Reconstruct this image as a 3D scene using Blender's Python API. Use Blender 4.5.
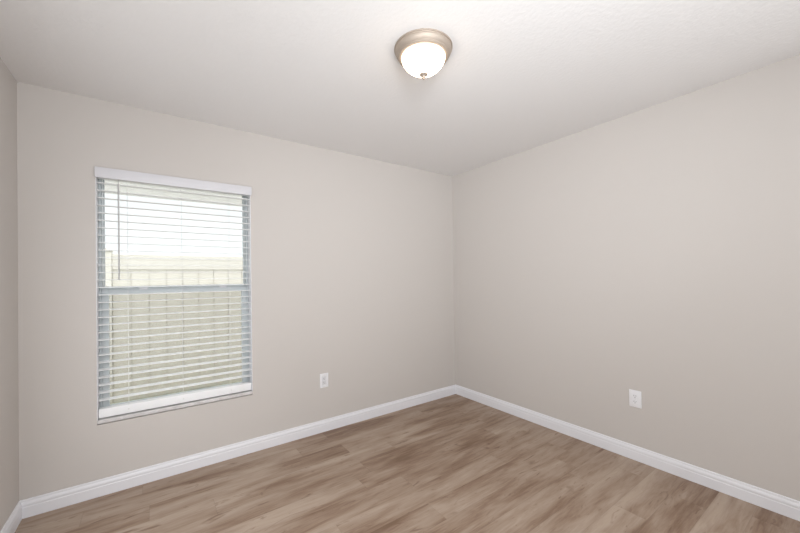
import bpy, bmesh, math, random
from mathutils import Vector, Matrix
random.seed(7)
for o in list(bpy.data.objects):
    bpy.data.objects.remove(o)
S = bpy.context.scene
C = S.collection

# ------------------------------------------------------------------ camera
CAM = Vector((-2.7527, -2.8101, 1.3048))
YAW, PITCH, ROLL = 0.6204, 0.0092, -0.0154
fw = Vector((math.sin(YAW)*math.cos(PITCH), math.cos(YAW)*math.cos(PITCH), math.sin(PITCH)))
rt = Vector((math.cos(YAW), -math.sin(YAW), 0))
up = rt.cross(fw)
r2 = math.cos(ROLL)*rt + math.sin(ROLL)*up
u2 = -math.sin(ROLL)*rt + math.cos(ROLL)*up
cd = bpy.data.cameras.new('camera')
cd.sensor_width = 36
cd.lens = 345.337/800*36
cd.shift_y = 8.2347/800
cd.clip_start = 0.02
cam = bpy.data.objects.new('camera', cd)
C.objects.link(cam)
cam.matrix_world = Matrix((
    (r2.x, u2.x, -fw.x, CAM.x),
    (r2.y, u2.y, -fw.y, CAM.y),
    (r2.z, u2.z, -fw.z, CAM.z),
    (0, 0, 0, 1)))
S.camera = cam

# ------------------------------------------------------------------ light and exposure
S.view_settings.view_transform = 'Standard'
S.view_settings.look = 'None'
S.view_settings.gamma = 1
S.view_settings.use_curve_mapping = False
S.view_settings.exposure = -0.08
w = bpy.data.worlds.new('overcast_sky')
S.world = w
w.use_nodes = True
bg = w.node_tree.nodes['Background']
bg.inputs['Color'].default_value = (0.965, 0.985, 1.0, 1)
wt = w.node_tree                                   # overcast sky: brighter overhead than at the horizon
wc = wt.nodes.new('ShaderNodeTexCoord')
wx = wt.nodes.new('ShaderNodeSeparateXYZ')
wr = wt.nodes.new('ShaderNodeMapRange')
wr.inputs['From Min'].default_value = 0.22
wr.inputs['From Max'].default_value = 0.70
wr.inputs['To Min'].default_value = 1.15
wr.inputs['To Max'].default_value = 3.5
wt.links.new(wc.outputs['Generated'], wx.inputs[0])
wt.links.new(wx.outputs[2], wr.inputs['Value'])
wt.links.new(wr.outputs[0], bg.inputs['Strength'])


def area(name, loc, rot, sx, sy, power, col):
    l = bpy.data.lights.new(name, 'AREA')
    l.shape = 'RECTANGLE'
    l.size, l.size_y = sx, sy
    l.energy = power
    l.color = col
    o = bpy.data.objects.new(name, l)
    C.objects.link(o)
    o.location = loc
    o.rotation_euler = rot
    return o


# hazy sun from behind the house, falls on the fence and yard
sl = bpy.data.lights.new('sun', 'SUN')
sl.energy = 0.9
sl.angle = math.radians(12)
sl.color = (1.0, 0.97, 0.93)
so = bpy.data.objects.new('sun', sl)
C.objects.link(so)
so.rotation_euler = (math.radians(16), 0, math.radians(-20))
# fill lamps added out of view behind and beside the camera to even the room
FILL = (0.925, 0.962, 1.0)
area('rear_fill', (-2.3, -3.22, 1.825), (math.radians(90), 0, 0), 2.0, 1.15, 31, FILL)
area('rear_fill_wide', (-1.69, -3.215, 1.825), (math.radians(90), 0, 0), 3.2, 1.15, 9.5, FILL)
area('left_fill', (-3.33, -1.8, 0.95), (math.radians(90), 0, math.radians(-90)), 2.4, 1.6, 22, FILL)  # added to brighten the right wall and floor
area('right_fill', (-0.03, -3.03, 0.95), (math.radians(90), 0, math.radians(90)), 0.36, 1.5, 6, FILL)  # added to brighten the left wall
# one more added fill lamp, out of view, brightens the far ceiling corner
fl = area('corner_fill', (-2.7, -3.15, 1.8), (0, 0, 0), 0.4, 0.4, 6.5, FILL)
fl.data.spread = math.radians(75)
fl.rotation_euler = (Vector((0.2, 0.2, 2.35))-Vector(fl.location)).to_track_quat('-Z', 'Y').to_euler()

# ------------------------------------------------------------------ dimensions
H = 2.44
W = 3.368
YF = -3.25
XL, XR = -3.0385, -2.1425         # window opening
ZB, ZT = 0.432, 2.012
GZ = -0.175                       # ground outside


# ------------------------------------------------------------------ materials
def mat(name):
    m = bpy.data.materials.new(name)
    m.use_nodes = True
    nt = m.node_tree
    return m, nt, nt.nodes['Principled BSDF']


def plain(name, col, rough=0.5, metal=0.0, bump=None, spec=0.5):
    m, nt, b = mat(name)
    b.inputs['Base Color'].default_value = (*col, 1)
    b.inputs['Roughness'].default_value = rough
    b.inputs['Metallic'].default_value = metal
    b.inputs['Specular IOR Level'].default_value = spec
    if bump:
        sc, st, dist, det = bump
        tc = nt.nodes.new('ShaderNodeTexCoord')
        n = nt.nodes.new('ShaderNodeTexNoise')
        n.inputs['Scale'].default_value = sc
        n.inputs['Detail'].default_value = det
        bp = nt.nodes.new('ShaderNodeBump')
        bp.inputs['Strength'].default_value = st
        bp.inputs['Distance'].default_value = dist
        nt.links.new(tc.outputs['Object'], n.inputs['Vector'])
        nt.links.new(n.outputs['Fac'], bp.inputs['Height'])
        nt.links.new(bp.outputs['Normal'], b.inputs['Normal'])
    return m


M = {}
M['wall'] = plain('greige_wall_paint', (0.60, 0.565, 0.535), 0.75, bump=(170, 0.12, 0.002, 2), spec=0.3)
M['ceiling'] = plain('textured_ceiling_paint', (0.83, 0.82, 0.815), 0.85, bump=(55, 0.35, 0.004, 3), spec=0.2)
M['trim'] = plain('white_trim_paint', (0.80, 0.80, 0.83), 0.4)
M['blind'] = plain('white_blind', (0.90, 0.905, 0.91), 0.4)
M['valance'] = plain('white_valance', (0.70, 0.695, 0.725), 0.5)
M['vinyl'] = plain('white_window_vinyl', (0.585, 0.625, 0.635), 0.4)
M['cord'] = plain('white_cord', (0.75, 0.75, 0.75), 0.8)
M['wand'] = plain('grey_acrylic_wand', (0.5, 0.5, 0.5), 0.3)
M['nickel'] = plain('brushed_nickel', (0.50, 0.435, 0.375), 0.70, 1.0, bump=(900, 0.05, 0.0005, 1))
M['plate'] = plain('white_plastic_plate', (0.84, 0.84, 0.86), 0.35)
M['insert'] = plain('pale_grey_insert', (0.72, 0.72, 0.74), 0.4)
M['slot'] = plain('dark_slot', (0.09, 0.085, 0.085), 0.6)
M['screw'] = plain('painted_screw', (0.7, 0.7, 0.72), 0.35, 0.3)
M['fence'] = plain('cream_fence_vinyl', (0.57, 0.54, 0.47), 0.5)
M['fence_rail'] = plain('cream_rail_vinyl', (0.565, 0.538, 0.478), 0.5)
M['fence_post'] = plain('white_post_vinyl', (0.59, 0.565, 0.50), 0.5)
M['concrete'] = plain('bounce_concrete', (0.74, 0.735, 0.72), 0.85, bump=(60, 0.3, 0.003, 4))
M['soffit'] = plain('pale_soffit', (0.87, 0.87, 0.87), 0.6)


def make_sill():
    m, nt, b = mat('pale_marble')
    b.inputs['Roughness'].default_value = 0.25
    tc = nt.nodes.new('ShaderNodeTexCoord')
    n = nt.nodes.new('ShaderNodeTexNoise')
    n.inputs['Scale'].default_value = 14
    n.inputs['Detail'].default_value = 6
    n.inputs['Distortion'].default_value = 1.4
    r = nt.nodes.new('ShaderNodeValToRGB')
    r.color_ramp.elements[0].position = 0.35
    r.color_ramp.elements[0].color = (0.56, 0.54, 0.53, 1)
    r.color_ramp.elements[1].position = 0.6
    r.color_ramp.elements[1].color = (0.68, 0.665, 0.66, 1)
    nt.links.new(tc.outputs['Object'], n.inputs['Vector'])
    nt.links.new(n.outputs['Fac'], r.inputs['Fac'])
    nt.links.new(r.outputs['Color'], b.inputs['Base Color'])
    return m


M['sill'] = make_sill()


def make_lamp_glass():
    m, nt, b = mat('lit_frosted_glass')
    b.inputs['Base Color'].default_value = (0.9, 0.86, 0.8, 1)
    b.inputs['Roughness'].default_value = 0.3
    b.inputs['Emission Color'].default_value = (1.0, 0.80, 0.58, 1)
    tc = nt.nodes.new('ShaderNodeTexCoord')
    sp = nt.nodes.new('ShaderNodeSeparateXYZ')
    mr = nt.nodes.new('ShaderNodeMapRange')          # bulbs sit low in the bowl, the rim is dimmer
    mr.inputs['From Min'].default_value = -0.046
    mr.inputs['From Max'].default_value = -0.072
    mr.inputs['To Min'].default_value = 0.95
    mr.inputs['To Max'].default_value = 9.0
    nt.links.new(tc.outputs['Object'], sp.inputs[0])
    nt.links.new(sp.outputs[2], mr.inputs['Value'])
    nt.links.new(mr.outputs[0], b.inputs['Emission Strength'])
    return m


M['lamp'] = make_lamp_glass()


def make_glass():
    m = bpy.data.materials.new('window_glass')
    m.use_nodes = True
    nt = m.node_tree
    nt.nodes.clear()
    out = nt.nodes.new('ShaderNodeOutputMaterial')
    mix = nt.nodes.new('ShaderNodeMixShader')
    tr = nt.nodes.new('ShaderNodeBsdfTransparent')
    tr.inputs['Color'].default_value = (0.975, 0.985, 0.98, 1)
    gl = nt.nodes.new('ShaderNodeBsdfGlossy')
    gl.inputs['Roughness'].default_value = 0.02
    fr = nt.nodes.new('ShaderNodeFresnel')
    fr.inputs['IOR'].default_value = 1.25
    nt.links.new(fr.outputs[0], mix.inputs[0])
    nt.links.new(tr.outputs[0], mix.inputs[1])
    nt.links.new(gl.outputs[0], mix.inputs[2])
    nt.links.new(mix.outputs[0], out.inputs['Surface'])
    return m


M['glass'] = make_glass()


def make_screen():
    m = bpy.data.materials.new('insect_screen_mesh')
    m.use_nodes = True
    nt = m.node_tree
    nt.nodes.clear()
    out = nt.nodes.new('ShaderNodeOutputMaterial')
    mix = nt.nodes.new('ShaderNodeMixShader')
    mix.inputs[0].default_value = 0.16
    tr = nt.nodes.new('ShaderNodeBsdfTransparent')
    df = nt.nodes.new('ShaderNodeBsdfDiffuse')
    df.inputs['Color'].default_value = (0.16, 0.16, 0.15, 1)
    nt.links.new(tr.outputs[0], mix.inputs[1])
    nt.links.new(df.outputs[0], mix.inputs[2])
    nt.links.new(mix.outputs[0], out.inputs['Surface'])
    return m


M['screen'] = make_screen()


def make_grass():
    m, nt, b = mat('lawn_grass')
    b.inputs['Roughness'].default_value = 0.9
    tc = nt.nodes.new('ShaderNodeTexCoord')
    n = nt.nodes.new('ShaderNodeTexNoise')
    n.inputs['Scale'].default_value = 9
    n.inputs['Detail'].default_value = 8
    r = nt.nodes.new('ShaderNodeValToRGB')
    r.color_ramp.elements[0].position = 0.35
    r.color_ramp.elements[0].color = (0.34, 0.345, 0.20, 1)
    r.color_ramp.elements[1].position = 0.65
    r.color_ramp.elements[1].color = (0.46, 0.44, 0.30, 1)
    bp = nt.nodes.new('ShaderNodeBump')
    bp.inputs['Strength'].default_value = 0.8
    bp.inputs['Distance'].default_value = 0.03
    n2 = nt.nodes.new('ShaderNodeTexNoise')
    n2.inputs['Scale'].default_value = 90
    nt.links.new(tc.outputs['Object'], n.inputs['Vector'])
    nt.links.new(tc.outputs['Object'], n2.inputs['Vector'])
    nt.links.new(n.outputs['Fac'], r.inputs['Fac'])
    nt.links.new(r.outputs['Color'], b.inputs['Base Color'])
    nt.links.new(n2.outputs['Fac'], bp.inputs['Height'])
    nt.links.new(bp.outputs['Normal'], b.inputs['Normal'])
    return m


M['grass'] = make_grass()


def make_floor():
    """oak-look planks: 'plank' = random colour per plank, 'edge' UV = metres from the plank's own corner"""
    m, nt, b = mat('greige_oak_planks')
    N, L = nt.nodes.new, nt.links.new

    def math_(op, a=None, c=None, va=None, vb=None):
        n = N('ShaderNodeMath')
        n.operation = op
        if a is not None: L(a, n.inputs[0])
        if va is not None: n.inputs[0].default_value = va
        if c is not None: L(c, n.inputs[1])
        if vb is not None: n.inputs[1].default_value = vb
        return n.outputs[0]

    tc = N('ShaderNodeTexCoord')
    at = N('ShaderNodeAttribute'); at.attribute_name = 'plank'
    sep = N('ShaderNodeSeparateColor'); L(at.outputs['Color'], sep.inputs[0])
    off = N('ShaderNodeVectorMath'); off.operation = 'SCALE'; off.inputs['Scale'].default_value = 37.0
    L(at.outputs['Vector'], off.inputs[0])
    add = N('ShaderNodeVectorMath'); add.operation = 'ADD'
    L(tc.outputs['Object'], add.inputs[0]); L(off.outputs[0], add.inputs[1])

    def noise(sx, sy, scale, detail, dist, rough=0.5):
        mp = N('ShaderNodeMapping'); mp.inputs['Scale'].default_value = (sx, sy, 1)
        L(add.outputs[0], mp.inputs['Vector'])
        n = N('ShaderNodeTexNoise')
        n.inputs['Scale'].default_value = scale
        n.inputs['Detail'].default_value = detail
        n.inputs['Distortion'].default_value = dist
        n.inputs['Roughness'].default_value = rough
        L(mp.outputs[0], n.inputs['Vector'])
        return n.outputs['Fac']

    own = noise(1.3, 8.0, 1.0, 3, 0.8)
    mp0 = N('ShaderNodeMapping'); mp0.inputs['Scale'].default_value = (1.1, 6.0, 1)
    L(tc.outputs['Object'], mp0.inputs['Vector'])
    n0 = N('ShaderNodeTexNoise'); n0.inputs['Scale'].default_value = 1.0; n0.inputs['Detail'].default_value = 4
    n0.inputs['Distortion'].default_value = 0.9
    L(mp0.outputs[0], n0.inputs['Vector'])
    broad = math_('ADD', math_('MULTIPLY', own, vb=0.52), math_('MULTIPLY', n0.outputs['Fac'], vb=0.48))
    mid = noise(4.5, 36.0, 1.0, 5, 1.2, 0.6)
    fine = noise(9, 130, 1.0, 4, 0.3, 0.7)
    knot = noise(3.6, 13.0, 1.0, 3, 1.8)
    # tone = weighted sum
    t = math_('ADD', math_('MULTIPLY', broad, vb=1.65), math_('MULTIPLY', mid, vb=0.42))
    t = math_('ADD', t, math_('MULTIPLY', fine, vb=0.30))
    t = math_('ADD', t, math_('MULTIPLY', sep.outputs[0], vb=0.13))
    t = math_('SUBTRACT', t, vb=0.755)
    r = N('ShaderNodeValToRGB')
    e = r.color_ramp.elements
    e[0].position = 0.22; e[0].color = (0.185, 0.113, 0.072, 1)
    e[1].position = 0.78; e[1].color = (0.440, 0.345, 0.272, 1)
    x = e.new(0.40); x.color = (0.275, 0.188, 0.133, 1)
    x = e.new(0.54); x.color = (0.350, 0.260, 0.195, 1)
    L(t, r.inputs['Fac'])
    # darker flecks
    kr = N('ShaderNodeMapRange')
    kr.inputs['From Min'].default_value = 0.62; kr.inputs['From Max'].default_value = 0.74
    kr.inputs['To Min'].default_value = 0.0; kr.inputs['To Max'].default_value = 0.75
    L(knot, kr.inputs['Value'])
    mx = N('ShaderNodeMix'); mx.data_type = 'RGBA'
    mx.inputs[7].default_value = (0.165, 0.095, 0.058, 1)
    small = noise(11.0, 30.0, 1.0, 2, 1.2)
    kr2 = N('ShaderNodeMapRange')
    kr2.inputs['From Min'].default_value = 0.69; kr2.inputs['From Max'].default_value = 0.76
    kr2.inputs['To Min'].default_value = 0.0; kr2.inputs['To Max'].default_value = 0.5
    L(small, kr2.inputs['Value'])
    kk = math_('MAXIMUM', kr.outputs[0], kr2.outputs[0])
    L(kk, mx.inputs[0]); L(r.outputs['Color'], mx.inputs[6])
    # seams from the plank's UV
    uv = N('ShaderNodeUVMap'); uv.uv_map = 'edge'
    su = N('ShaderNodeSeparateXYZ'); L(uv.outputs[0], su.inputs[0])
    dy = math_('MINIMUM', su.outputs[1], math_('SUBTRACT', None, su.outputs[1], va=0.16))
    dx = math_('MINIMUM', su.outputs[0], math_('SUBTRACT', None, su.outputs[0], va=1.22))
    d = math_('MINIMUM', dx, dy)
    sm = N('ShaderNodeMapRange')
    sm.inputs['From Min'].default_value = 0.0006; sm.inputs['From Max'].default_value = 0.0022
    sm.inputs['To Min'].default_value = 0.84; sm.inputs['To Max'].default_value = 1.0
    L(d, sm.inputs['Value'])
    ml = N('ShaderNodeVectorMath'); ml.operation = 'SCALE'
    L(mx.outputs[2], ml.inputs[0]); L(sm.outputs[0], ml.inputs['Scale'])
    L(ml.outputs[0], b.inputs['Base Color'])
    b.inputs['Roughness'].default_value = 0.5
    b.inputs['Specular IOR Level'].default_value = 0.35
    bp = N('ShaderNodeBump'); bp.inputs['Strength'].default_value = 0.15; bp.inputs['Distance'].default_value = 0.0012
    L(fine, bp.inputs['Height']); L(bp.outputs['Normal'], b.inputs['Normal'])
    return m


M['floor'] = make_floor()


# ------------------------------------------------------------------ mesh helpers
def bx(bm, x0, x1, y0, y1, z0, z1, bev=0.0, seg=2):
    vs = [bm.verts.new((x, y, z)) for x in (x0, x1) for y in (y0, y1) for z in (z0, z1)]
    f = [(0, 1, 3, 2), (4, 6, 7, 5), (0, 4, 5, 1), (2, 3, 7, 6), (0, 2, 6, 4), (1, 5, 7, 3)]
    fs = [bm.faces.new([vs[i] for i in q]) for q in f]
    if bev > 0:
        es = list({e for q in fs for e in q.edges})
        bmesh.ops.bevel(bm, geom=es, offset=bev, segments=seg, affect='EDGES', profile=0.5)


def tube(bm, pts, r, n=8):
    """round rod along a polyline"""
    rings = []
    pts = [Vector(p) for p in pts]
    for i, p in enumerate(pts):
        d = (pts[min(i+1, len(pts)-1)] - pts[max(i-1, 0)]).normalized()
        a = d.orthogonal().normalized()
        if abs(d.z) > 0.9: a = Vector((1, 0, 0))
        bb = d.cross(a).normalized(); a = bb.cross(d).normalized()
        rings.append([bm.verts.new(p + r*(math.cos(2*math.pi*k/n)*a + math.sin(2*math.pi*k/n)*bb)) for k in range(n)])
    for A, B in zip(rings, rings[1:]):
        for k in range(n):
            bm.faces.new((A[k], A[(k+1) % n], B[(k+1) % n], B[k]))
    bm.faces.new(rings[0][::-1]); bm.faces.new(rings[-1])


def lathe(bm, prof, n=64, close=False):
    rings = []
    for r, z in prof:
        if r < 1e-6:
            rings.append([bm.verts.new((0, 0, z))])
        else:
            rings.append([bm.verts.new((r*math.cos(2*math.pi*k/n), r*math.sin(2*math.pi*k/n), z)) for k in range(n)])
    for A, B in zip(rings, rings[1:]):
        for k in range(n):
            q = [A[k % len(A)], A[(k+1) % n % len(A)], B[(k+1) % n % len(B)], B[k % len(B)]]
            u = []
            for v in q:
                if v not in u: u.append(v)
            if len(u) > 2: bm.faces.new(u)


def obj(name, bm, m, parent=None, smooth=False, loc=None):
    bmesh.ops.recalc_face_normals(bm, faces=bm.faces[:])
    me = bpy.data.meshes.new(name)
    bm.to_mesh(me); bm.free()
    me.materials.append(m)
    if smooth:
        for p in me.polygons: p.use_smooth = True
        me.set_sharp_from_angle(angle=math.radians(35))
    o = bpy.data.objects.new(name, me)
    C.objects.link(o)
    if loc: o.location = loc
    if parent: o.parent = parent
    return o


def thing(name, label, cat, loc=(0, 0, 0), rotz=0.0, group=None):
    o = bpy.data.objects.new(name, None)
    o.empty_display_size = 0.1
    C.objects.link(o)
    o.location = loc; o.rotation_euler = (0, 0, rotz)
    o['label'] = label; o['category'] = cat
    if group: o['group'] = group
    return o


def struct(o, label=None, cat=None):
    o['kind'] = 'structure'
    if label: o['label'] = label
    if cat: o['category'] = cat
    return o


# ------------------------------------------------------------------ room shell
# floor: one quad per plank, rows run along the window wall
def build_floor():
    bm = bmesh.new()
    col = bm.loops.layers.float_color.new('plank')
    uvl = bm.loops.layers.uv.new('edge')
    known = {0: -1.865, 1: -0.34, 2: -1.25, 4: -1.68, 9: -0.53}
    x0, x1, y0, y1 = -W-0.1, 0.1, YF-0.1, 0.1
    PL, PW = 1.22, 0.16
    k = -3
    while -0.14 - PW*k > y0:
        top = -0.14 - PW*k
        bot = top - PW
        off = known.get(k, None)
        if off is None: off = -random.uniform(0, PL)
        n0 = math.floor((x0-off)/PL)
        a = off + n0*PL
        while a < x1:
            c = (random.random(), random.random(), random.random(), 1)
            xa, xb = max(a, x0), min(a+PL, x1)
            ya, yb = max(bot, y0), min(top, y1)
            if xb > xa and yb > ya:
                f = bm.faces.new([bm.verts.new(p) for p in ((xa, ya, 0), (xb, ya, 0), (xb, yb, 0), (xa, yb, 0))])
                for l in f.loops:
                    l[col] = c
                    l[uvl].uv = (l.vert.co.x-a, l.vert.co.y-bot)
            a += PL
        k += 1
    bmesh.ops.remove_doubles(bm, verts=bm.verts[:], dist=1e-5)
    return obj('floor', bm, M['floor'])


struct(build_floor(), 'greige wood plank floor', 'floor')

bm = bmesh.new(); bx(bm, -W-0.12, 0.12, YF-0.12, 0.2, H, H+0.1)
struct(obj('ceiling', bm, M['ceiling']), 'white textured ceiling', 'ceiling')

bm = bmesh.new()          # window wall with its opening
bx(bm, -W-0.12, XL, 0, 0.2, -0.02, H)
bx(bm, XR, 0.12, 0, 0.2, -0.02, H)
bx(bm, XL, XR, 0, 0.2, -0.02, ZB)
bx(bm, XL, XR, 0, 0.2, ZT, H)
bmesh.ops.remove_doubles(bm, verts=bm.verts[:], dist=1e-5)
struct(obj('wall_back', bm, M['wall']), 'greige wall with the window', 'wall')
bm = bmesh.new(); bx(bm, 0, 0.12, YF, 0, -0.02, H)
struct(obj('wall_right', bm, M['wall']), 'greige wall on the right', 'wall')
bm = bmesh.new(); bx(bm, -W-0.12, -W, YF, 0, -0.02, H)
struct(obj('wall_left', bm, M['wall']), 'greige wall at the left edge', 'wall')
bm = bmesh.new(); bx(bm, -W-0.12, 0.12, YF-0.12, YF, -0.02, H)
struct(obj('wall_front', bm, M['wall']), 'greige wall behind the camera', 'wall')

# baseboards: moulded profile (distance from wall, height)
BH = 0.0995
PROF = [(0, 0), (0.0134, 0), (0.0134, 0.058), (0.0118, 0.061), (0.0118, 0.066), (0.0128, 0.069), (0.0122, 0.076),
        (0.0098, 0.083), (0.0072, 0.088), (0.0072, 0.0935), (0.0062, 0.0975), (0.0040, BH), (0, BH)]


def baseboard(name, a, b, nrm, ca, cb, label):
    """a, b ends on the wall line; nrm into the room; ca, cb mitre signs"""
    a, b, nrm = Vector(a), Vector(b), Vector(nrm)
    d = (b-a).normalized()
    bm = bmesh.new()
    R = []
    for p, s in ((a, ca), (b, -cb)):
        R.append([bm.verts.new(p + nrm*(t+0.0002) + d*(t*s) + Vector((0, 0, z+0.0004))) for t, z in PROF])
    n = len(PROF)
    for i in range(n):
        bm.faces.new((R[0][i], R[0][(i+1) % n], R[1][(i+1) % n], R[1][i]))
    bm.faces.new(R[0][::-1]); bm.faces.new(R[1])
    struct(obj(name, bm, M['trim']), label, 'baseboard')


baseboard('baseboard_back', (-W, 0, 0), (0, 0, 0), (0, -1, 0), 1, 1, 'white baseboard under the window')
baseboard('baseboard_right', (0, 0, 0), (0, YF, 0), (-1, 0, 0), 1, 1, 'white baseboard along the right wall')
baseboard('baseboard_left', (-W, YF, 0), (-W, 0, 0), (1, 0, 0), 1, 1, 'white baseboard along the left wall')
baseboard('baseboard_front', (0, YF, 0), (-W, YF, 0), (0, 1, 0), 1, 1, 'white baseboard behind the camera')

# ------------------------------------------------------------------ window
FY0, FY1 = 0.09, 0.17


def ring(bm, x0, x1, z0, z1, y0, y1, l, r, b, t, bev=0.002):
    bx(bm, x0, x0+l, y0, y1, z0, z1, bev)
    bx(bm, x1-r, x1, y0, y1, z0, z1, bev)
    bx(bm, x0+l, x1-r, y0, y1, z0, z0+b, bev)
    bx(bm, x0+l, x1-r, y0, y1, z1-t, z1, bev)


SILLT = 0.460
fx0, fx1, fz0, fz1 = XL+0.004, XR-0.004, SILLT+0.0005, ZT-0.004
bm = bmesh.new()
ring(bm, fx0, fx1, fz0, fz1, FY0, FY1, 0.013, 0.013, 0.02, 0.016)
# inner stop ribs that split the frame into tracks
for xa, xb in ((fx0+0.013, fx0+0.017), (fx1-0.017, fx1-0.013)):
    bx(bm, xa, xb, 0.126, 0.1295, fz0+0.02, fz1-0.016)
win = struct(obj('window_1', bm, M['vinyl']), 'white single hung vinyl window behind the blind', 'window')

ix0, ix1 = fx0+0.0135, fx1-0.0135
bm = bmesh.new()
ring(bm, ix0+0.0045, ix1-0.0045, 1.236, fz1-0.0165, 0.131, 0.155, 0.0085, 0.0085, 0.042, 0.014)
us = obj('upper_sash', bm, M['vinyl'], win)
bm = bmesh.new(); bx(bm, ix0+0.0132, ix1-0.0132, 0.141, 0.145, 1.2785, fz1-0.031)
obj('glass_pane', bm, M['glass'], us)
bm = bmesh.new()
ring(bm, ix0+0.0002, ix1-0.0002, fz0+0.0205, 1.264, 0.094, 0.125, 0.034, 0.034, 0.033, 0.036)
bx(bm, ix0+0.001, ix1-0.001, 0.080, 0.0945, 1.2585, 1.2635, 0.0015)   # finger lift lip along the top
bx(bm, ix0+0.001, ix1-0.001, 0.089, 0.0945, 1.2285, 1.2335, 0.001)
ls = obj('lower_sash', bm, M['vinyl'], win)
bm = bmesh.new(); bx(bm, ix0+0.0345, ix1-0.0345, 0.107, 0.111, fz0+0.054, 1.2275)
obj('glass_pane', bm, M['glass'], ls)
for lx in (-2.807, -2.327):
    bm = bmesh.new()
    bx(bm, lx-0.027, lx+0.027, 0.084, 0.121, 1.2642, 1.269, 0.002)
    bx(bm, lx-0.022, lx+0.022, 0.0755, 0.0845, 1.2535, 1.2680, 0.002)
    bx(bm, lx-0.010, lx+0.022, 0.100, 0.112, 1.271, 1.279, 0.002)
    obj('sash_lock', bm, M['trim'], ls)
bm = bmesh.new()
bx(bm, ix0+0.012, ix1-0.012, 0.1625, 0.1632, fz0+0.03, 1.262)
obj('insect_screen', bm, M['screen'], win)
bm = bmesh.new()
ring(bm, ix0+0.002, ix1-0.002, fz0+0.021, 1.272, 0.159, 0.167, 0.018, 0.018, 0.02, 0.016)
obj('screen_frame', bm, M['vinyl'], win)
# white returns lining the opening in front of the frame
bm = bmesh.new()
bx(bm, XL+0.0003, XL+0.0036, 0.0, FY0-0.0003, SILLT+0.0005, ZT-0.004)
bx(bm, XR-0.0036, XR-0.0003, 0.0, FY0-0.0003, SILLT+0.0005, ZT-0.004)
bx(bm, XL+0.0003, XR-0.0003, 0.0, FY0-0.0003, ZT-0.0037, ZT-0.0003)
obj('jamb_liner', bm, M['trim'], win)

bm = bmesh.new(); bx(bm, XL+0.0005, XR-0.0005, -0.005, 0.172, ZB+0.0055, SILLT, 0.003)
bx(bm, XL+0.0005, XR-0.0005, 0.02, 0.172, ZB+0.0005, ZB+0.0056)
struct(obj('trim_1', bm, M['sill']), 'pale marble sill under the window blind', 'window sill')

# ------------------------------------------------------------------ the blind
bl = thing('window_blind', 'white slatted blind hanging open in the window', 'blind', (0.5*(XL+XR), 0.037, SILLT))
BO = Vector(bl.location)


def bobj(name, bm, m, smooth=False):
    bmesh.ops.translate(bm, verts=bm.verts[:], vec=-BO)
    return obj(name, bm, m, bl, smooth)


bm = bmesh.new()
bx(bm, -3.0412, -2.1362, -0.0155, -0.0035, 1.9525, 2.0175, 0.003)
for s, xa in ((1, XL+0.006), (-1, XR-0.006)):       # clips tie the valance to the head rail
    bx(bm, min(xa, xa+s*0.03), max(xa, xa+s*0.03), -0.004, 0.014, 1.975, 1.99)
bobj('valance', bm, M['valance'], True)
bm = bmesh.new(); bx(bm, XL+0.005, XR-0.005, 0.012, 0.062, 1.957, 2.003, 0.002)
bobj('head_rail', bm, M['blind'])
SX0, SX1 = XL+0.0048, XR-0.0048
slat = bmesh.new()
n = 6
pr = []
for i in range(n+1):
    t = i/n
    pr.append((0.012+0.05*t, 0.0010*(1-(2*t-1)**2)+0.0018*(t-0.15)))
topv = [[slat.verts.new((x, y, z+0.0031)) for y, z in pr] for x in (SX0, SX1)]
botv = [[slat.verts.new((x, y, z)) for y, z in pr] for x in (SX0, SX1)]
for i in range(n):
    slat.faces.new((topv[0][i], topv[1][i], topv[1][i+1], topv[0][i+1]))
    slat.faces.new((botv[0][i], botv[0][i+1], botv[1][i+1], botv[1][i]))
for k in (0, n):
    slat.faces.new((topv[0][k], topv[1][k], botv[1][k], botv[0][k]))
for k in (0, 1):
    slat.faces.new(topv[k] + botv[k][::-1])
bmesh.ops.translate(slat, verts=slat.verts[:], vec=(-BO.x, -BO.y, 0))
s0 = obj('slat', slat, M['blind'], bl, True)
Z0, PITCH_S = 0.5250, 0.04668
for i in range(1, 31):
    c = s0 if i == 1 else s0.copy()
    if i > 1:
        C.objects.link(c); c.parent = bl
    c.location = (0, 0, Z0+i*PITCH_S-BO.z)
bm = bmesh.new()
bx(bm, SX0, SX1, 0.011, 0.063, 0.4665, 0.521, 0.004, 3)
br = bobj('bottom_rail', bm, M['blind'], True)
CORDS = (-2.8865, -2.589, -2.2887)
for x in CORDS:
    bm = bmesh.new()
    for y in (0.0105, 0.0635):
        tube(bm, ((x, y, 0.5215), (x, y, 1.957)), 0.0006, 6)
    for i in range(1, 31):
        z = Z0+i*PITCH_S-0.0011
        tube(bm, ((x, 0.0105, z), (x, 0.0635, z)), 0.0006, 4)
    bobj('ladder_cord', bm, M['cord'])
    bm = bmesh.new()
    bx(bm, x-0.004, x+0.004, 0.0092, 0.0112, 0.490, 0.498, 0.0007)
    bobj('cord_button', bm, M['cord'])
bm = bmesh.new()
tube(bm, ((-2.929, 0.0045, 1.318), (-2.929, 0.0045, 1.322), (-2.929, 0.0045, 1.925)), 0.0043, 6)
tube(bm, ((-2.929, 0.0045, 1.925), (-2.929, 0.0045, 1.955), (-2.929, 0.013, 1.965)), 0.0018, 6)
bobj('tilt_wand', bm, M['wand'])

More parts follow.
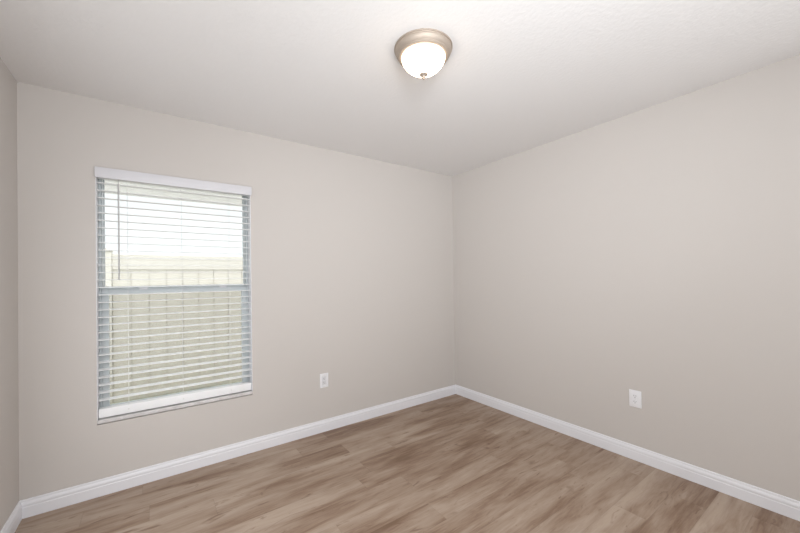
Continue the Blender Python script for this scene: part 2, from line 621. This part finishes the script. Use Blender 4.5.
# ------------------------------------------------------------------ ceiling light
cl = thing('ceiling_light', 'flush ceiling light with white glass bowl and brushed nickel ring', 'ceiling light',
           (-1.6545, -1.5009, H))
bm = bmesh.new()
lathe(bm, [(0.0, -0.0005), (0.1425, -0.0005), (0.1441, -0.002), (0.1441, -0.0062), (0.1425, -0.0078), (0.1392, -0.0080),
           (0.1380, -0.0105), (0.1392, -0.0128), (0.1390, -0.0165), (0.1372, -0.0225), (0.1335, -0.0290), (0.1290, -0.0340), (0.1262, -0.0362),
           (0.1256, -0.0392), (0.1262, -0.0418), (0.1240, -0.0448), (0.1190, -0.0466), (0.1130, -0.0464), (0.1098, -0.0440), (0.1090, -0.034), (0.0, -0.030)], 96)
obj('nickel_ring', bm, M['nickel'], cl, True)
bm = bmesh.new()
lathe(bm, [(0.1086, -0.036), (0.1086, -0.048), (0.1065, -0.059), (0.1010, -0.0715), (0.0925, -0.0835), (0.0820, -0.095),
           (0.0690, -0.105), (0.0545, -0.1135), (0.0385, -0.1200), (0.0210, -0.1248), (0.0, -0.1262)], 96)
obj('glass_bowl', bm, M['lamp'], cl, True)
bm = bmesh.new()
lathe(bm, [(0.0, -0.1262), (0.0200, -0.1268), (0.0208, -0.1290), (0.0200, -0.1315), (0.0160, -0.1345), (0.0115, -0.1370),
           (0.0090, -0.1395), (0.0086, -0.1420), (0.0066, -0.1455), (0.0044, -0.1475), (0.0048, -0.1505), (0.0036, -0.1535), (0.0, -0.1550)], 32)
obj('finial', bm, M['nickel'], cl, True)


# ------------------------------------------------------------------ wall outlets
def plate_bm(hw, hh):
    bm = bmesh.new()
    bx(bm, -hw, hw, -0.006, -0.0003, -hh, hh, 0.0028, 3)
    return bm


def rounded(bm, cx, cz, hw, hh, y0, y1, r, n=6):
    pts = []
    for sx, sz, a0 in ((1, 1, 0), (-1, 1, 90), (-1, -1, 180), (1, -1, 270)):
        for k in range(n+1):
            a = math.radians(a0+90*k/n)
            pts.append((cx+sx*(hw-r)+r*math.cos(a), cz+sz*(hh-r)+r*math.sin(a)))
    F = [bm.verts.new((x, y0, z)) for x, z in pts]
    B = [bm.verts.new((x, y1, z)) for x, z in pts]
    bm.faces.new(F); bm.faces.new(B[::-1])
    m = len(pts)
    for i in range(m):
        bm.faces.new((F[i], F[(i+1) % m], B[(i+1) % m], B[i]))


def slots(parent, cz, y):
    for sx, hh in ((-0.0064, 0.0042), (0.0064, 0.0034)):
        bm = bmesh.new()
        bx(bm, sx-0.0012, sx+0.0012, y-0.0004, y+0.001, cz+0.003-hh, cz+0.003+hh)
        obj('slot', bm, M['slot'], parent)
    bm = bmesh.new()
    rounded(bm, 0, cz-0.0078, 0.0026, 0.0026, y-0.0004, y+0.001, 0.0025, 4)
    obj('ground_slot', bm, M['slot'], parent)


def screw(parent, z):
    bm = bmesh.new()
    rounded(bm, 0, z, 0.0034, 0.0034, -0.0072, -0.0055, 0.0033, 5)
    obj('screw', bm, M['screw'], parent)


OG = 'wall outlets'
oa = thing('wall_outlet', 'white outlet with rectangular insert on the wall right of the window', 'outlet',
           (-1.5647, 0, 0.4345), 0, OG)
bm = bmesh.new()
bx(bm, -0.038, -0.0186, -0.006, -0.0003, -0.060, 0.060, 0.0022, 3)
bx(bm, 0.0186, 0.038, -0.006, -0.0003, -0.060, 0.060, 0.0022, 3)
bx(bm, -0.0188, 0.0188, -0.006, -0.0003, 0.0362, 0.060, 0.0018, 2)
bx(bm, -0.0188, 0.0188, -0.006, -0.0003, -0.060, -0.0362, 0.0018, 2)
obj('cover_plate', bm, M['plate'], oa, True)
bm = bmesh.new(); bx(bm, -0.0176, 0.0176, -0.0042, -0.0005, -0.0350, 0.0350, 0.0012)
ins = obj('receptacle', bm, M['insert'], oa, True)
slots(ins, 0.0165, -0.0042); slots(ins, -0.0165, -0.0042)
screw(oa, 0.0485); screw(oa, -0.0485)

ob = thing('wall_outlet', 'white duplex outlet low on the bare right wall', 'outlet',
           (0, -1.7822, 0.4299), math.radians(-90), OG)
obj('cover_plate', plate_bm(0.0385, 0.0595), M['plate'], ob, True)
for cz in (0.0196, -0.0196):
    bm = bmesh.new(); rounded(bm, 0, cz, 0.0172, 0.0143, -0.0082, -0.0055, 0.009)
    rc = obj('receptacle', bm, M['plate'], ob, True)
    slots(rc, cz, -0.0082)
screw(ob, 0.0)

# ------------------------------------------------------------------ outside
bm = bmesh.new()
bmesh.ops.create_grid(bm, x_segments=90, y_segments=90, size=10)
for v in bm.verts:
    v.co.z += random.uniform(-0.012, 0.012)
ln = obj('lawn', bm, M['grass'], None, True, (-2.0, 10.2, GZ))
struct(ln, 'grass yard outside the window', 'lawn')

bm = bmesh.new()
bx(bm, -9, 5, 0.21, 2.1, GZ-0.05, GZ+0.03, 0.01)  # unseen slab, added to bounce daylight up to the soffit
struct(obj('ground_reflector', bm, M['concrete']), 'pale concrete path added unseen to brighten the soffit', 'reflector')

# roof overhang above the window, underside with shallow grooves
bm = bmesh.new()
y = 0.2005
while y < 0.78:
    bx(bm, -8, 4, y, y+0.098, 2.030, 2.045)
    bx(bm, -8, 4, y+0.098, y+0.10, 2.033, 2.045)
    y += 0.10
bx(bm, -8, 4, 0.8010, 0.84, 2.025, 2.20)
bx(bm, -8, 4, 0.2005, 0.80, 2.0455, 2.07)
struct(obj('trim_2', bm, M['soffit']), 'pale roof overhang outside above the window', 'soffit')

# fence
FY = 2.70
fn = thing('garden_fence', 'cream vinyl privacy fence on the lawn outside the window', 'fence', (-2.0, FY, GZ))


def fobj(name, bm, m, par=None):
    bmesh.ops.translate(bm, verts=bm.verts[:], vec=-Vector(fn.location))
    return obj(name, bm, m, fn)


PX = -2.7527 - 0.0853*5.45
SP = 1.95
Z1, ZL = 1.655, 1.458
for k in range(-2, 4):
    x = PX + k*SP
    bm = bmesh.new()
    bx(bm, x-0.052, x+0.052, FY-0.03, FY+0.074, GZ-0.02, Z1+0.03, 0.006)
    bx(bm, x-0.062, x+0.062, FY-0.04, FY+0.084, Z1+0.03, Z1+0.05, 0.005)
    bx(bm, x-0.04, x+0.04, FY-0.018, FY+0.062, Z1+0.05, Z1+0.065, 0.004)
    fobj('post', bm, M['fence_post'])
    if k == 3: break
    a, b = x+0.0525, x+SP-0.0525
    bm = bmesh.new()
    nb = 10
    wd = (b-a)/nb
    for i in range(nb):
        bx(bm, a+i*wd+0.0045, a+(i+1)*wd-0.0045, FY+0.005, FY+0.03, GZ+0.06, ZL+0.02)
        bx(bm, a+i*wd-0.0045 if i else a, a+i*wd+0.0045, FY+0.0165, FY+0.0295, GZ+0.06, ZL+0.02)
    fobj('board_panel', bm, M['fence'])
    bm = bmesh.new()
    bx(bm, a, b, FY-0.012, FY+0.05, ZL+0.004, Z1, 0.006)
    fobj('rail', bm, M['fence_rail'])
    bm = bmesh.new()
    bx(bm, a, b, FY-0.002, FY+0.042, GZ-0.0, GZ+0.10, 0.006)
    fobj('rail', bm, M['fence_rail'])
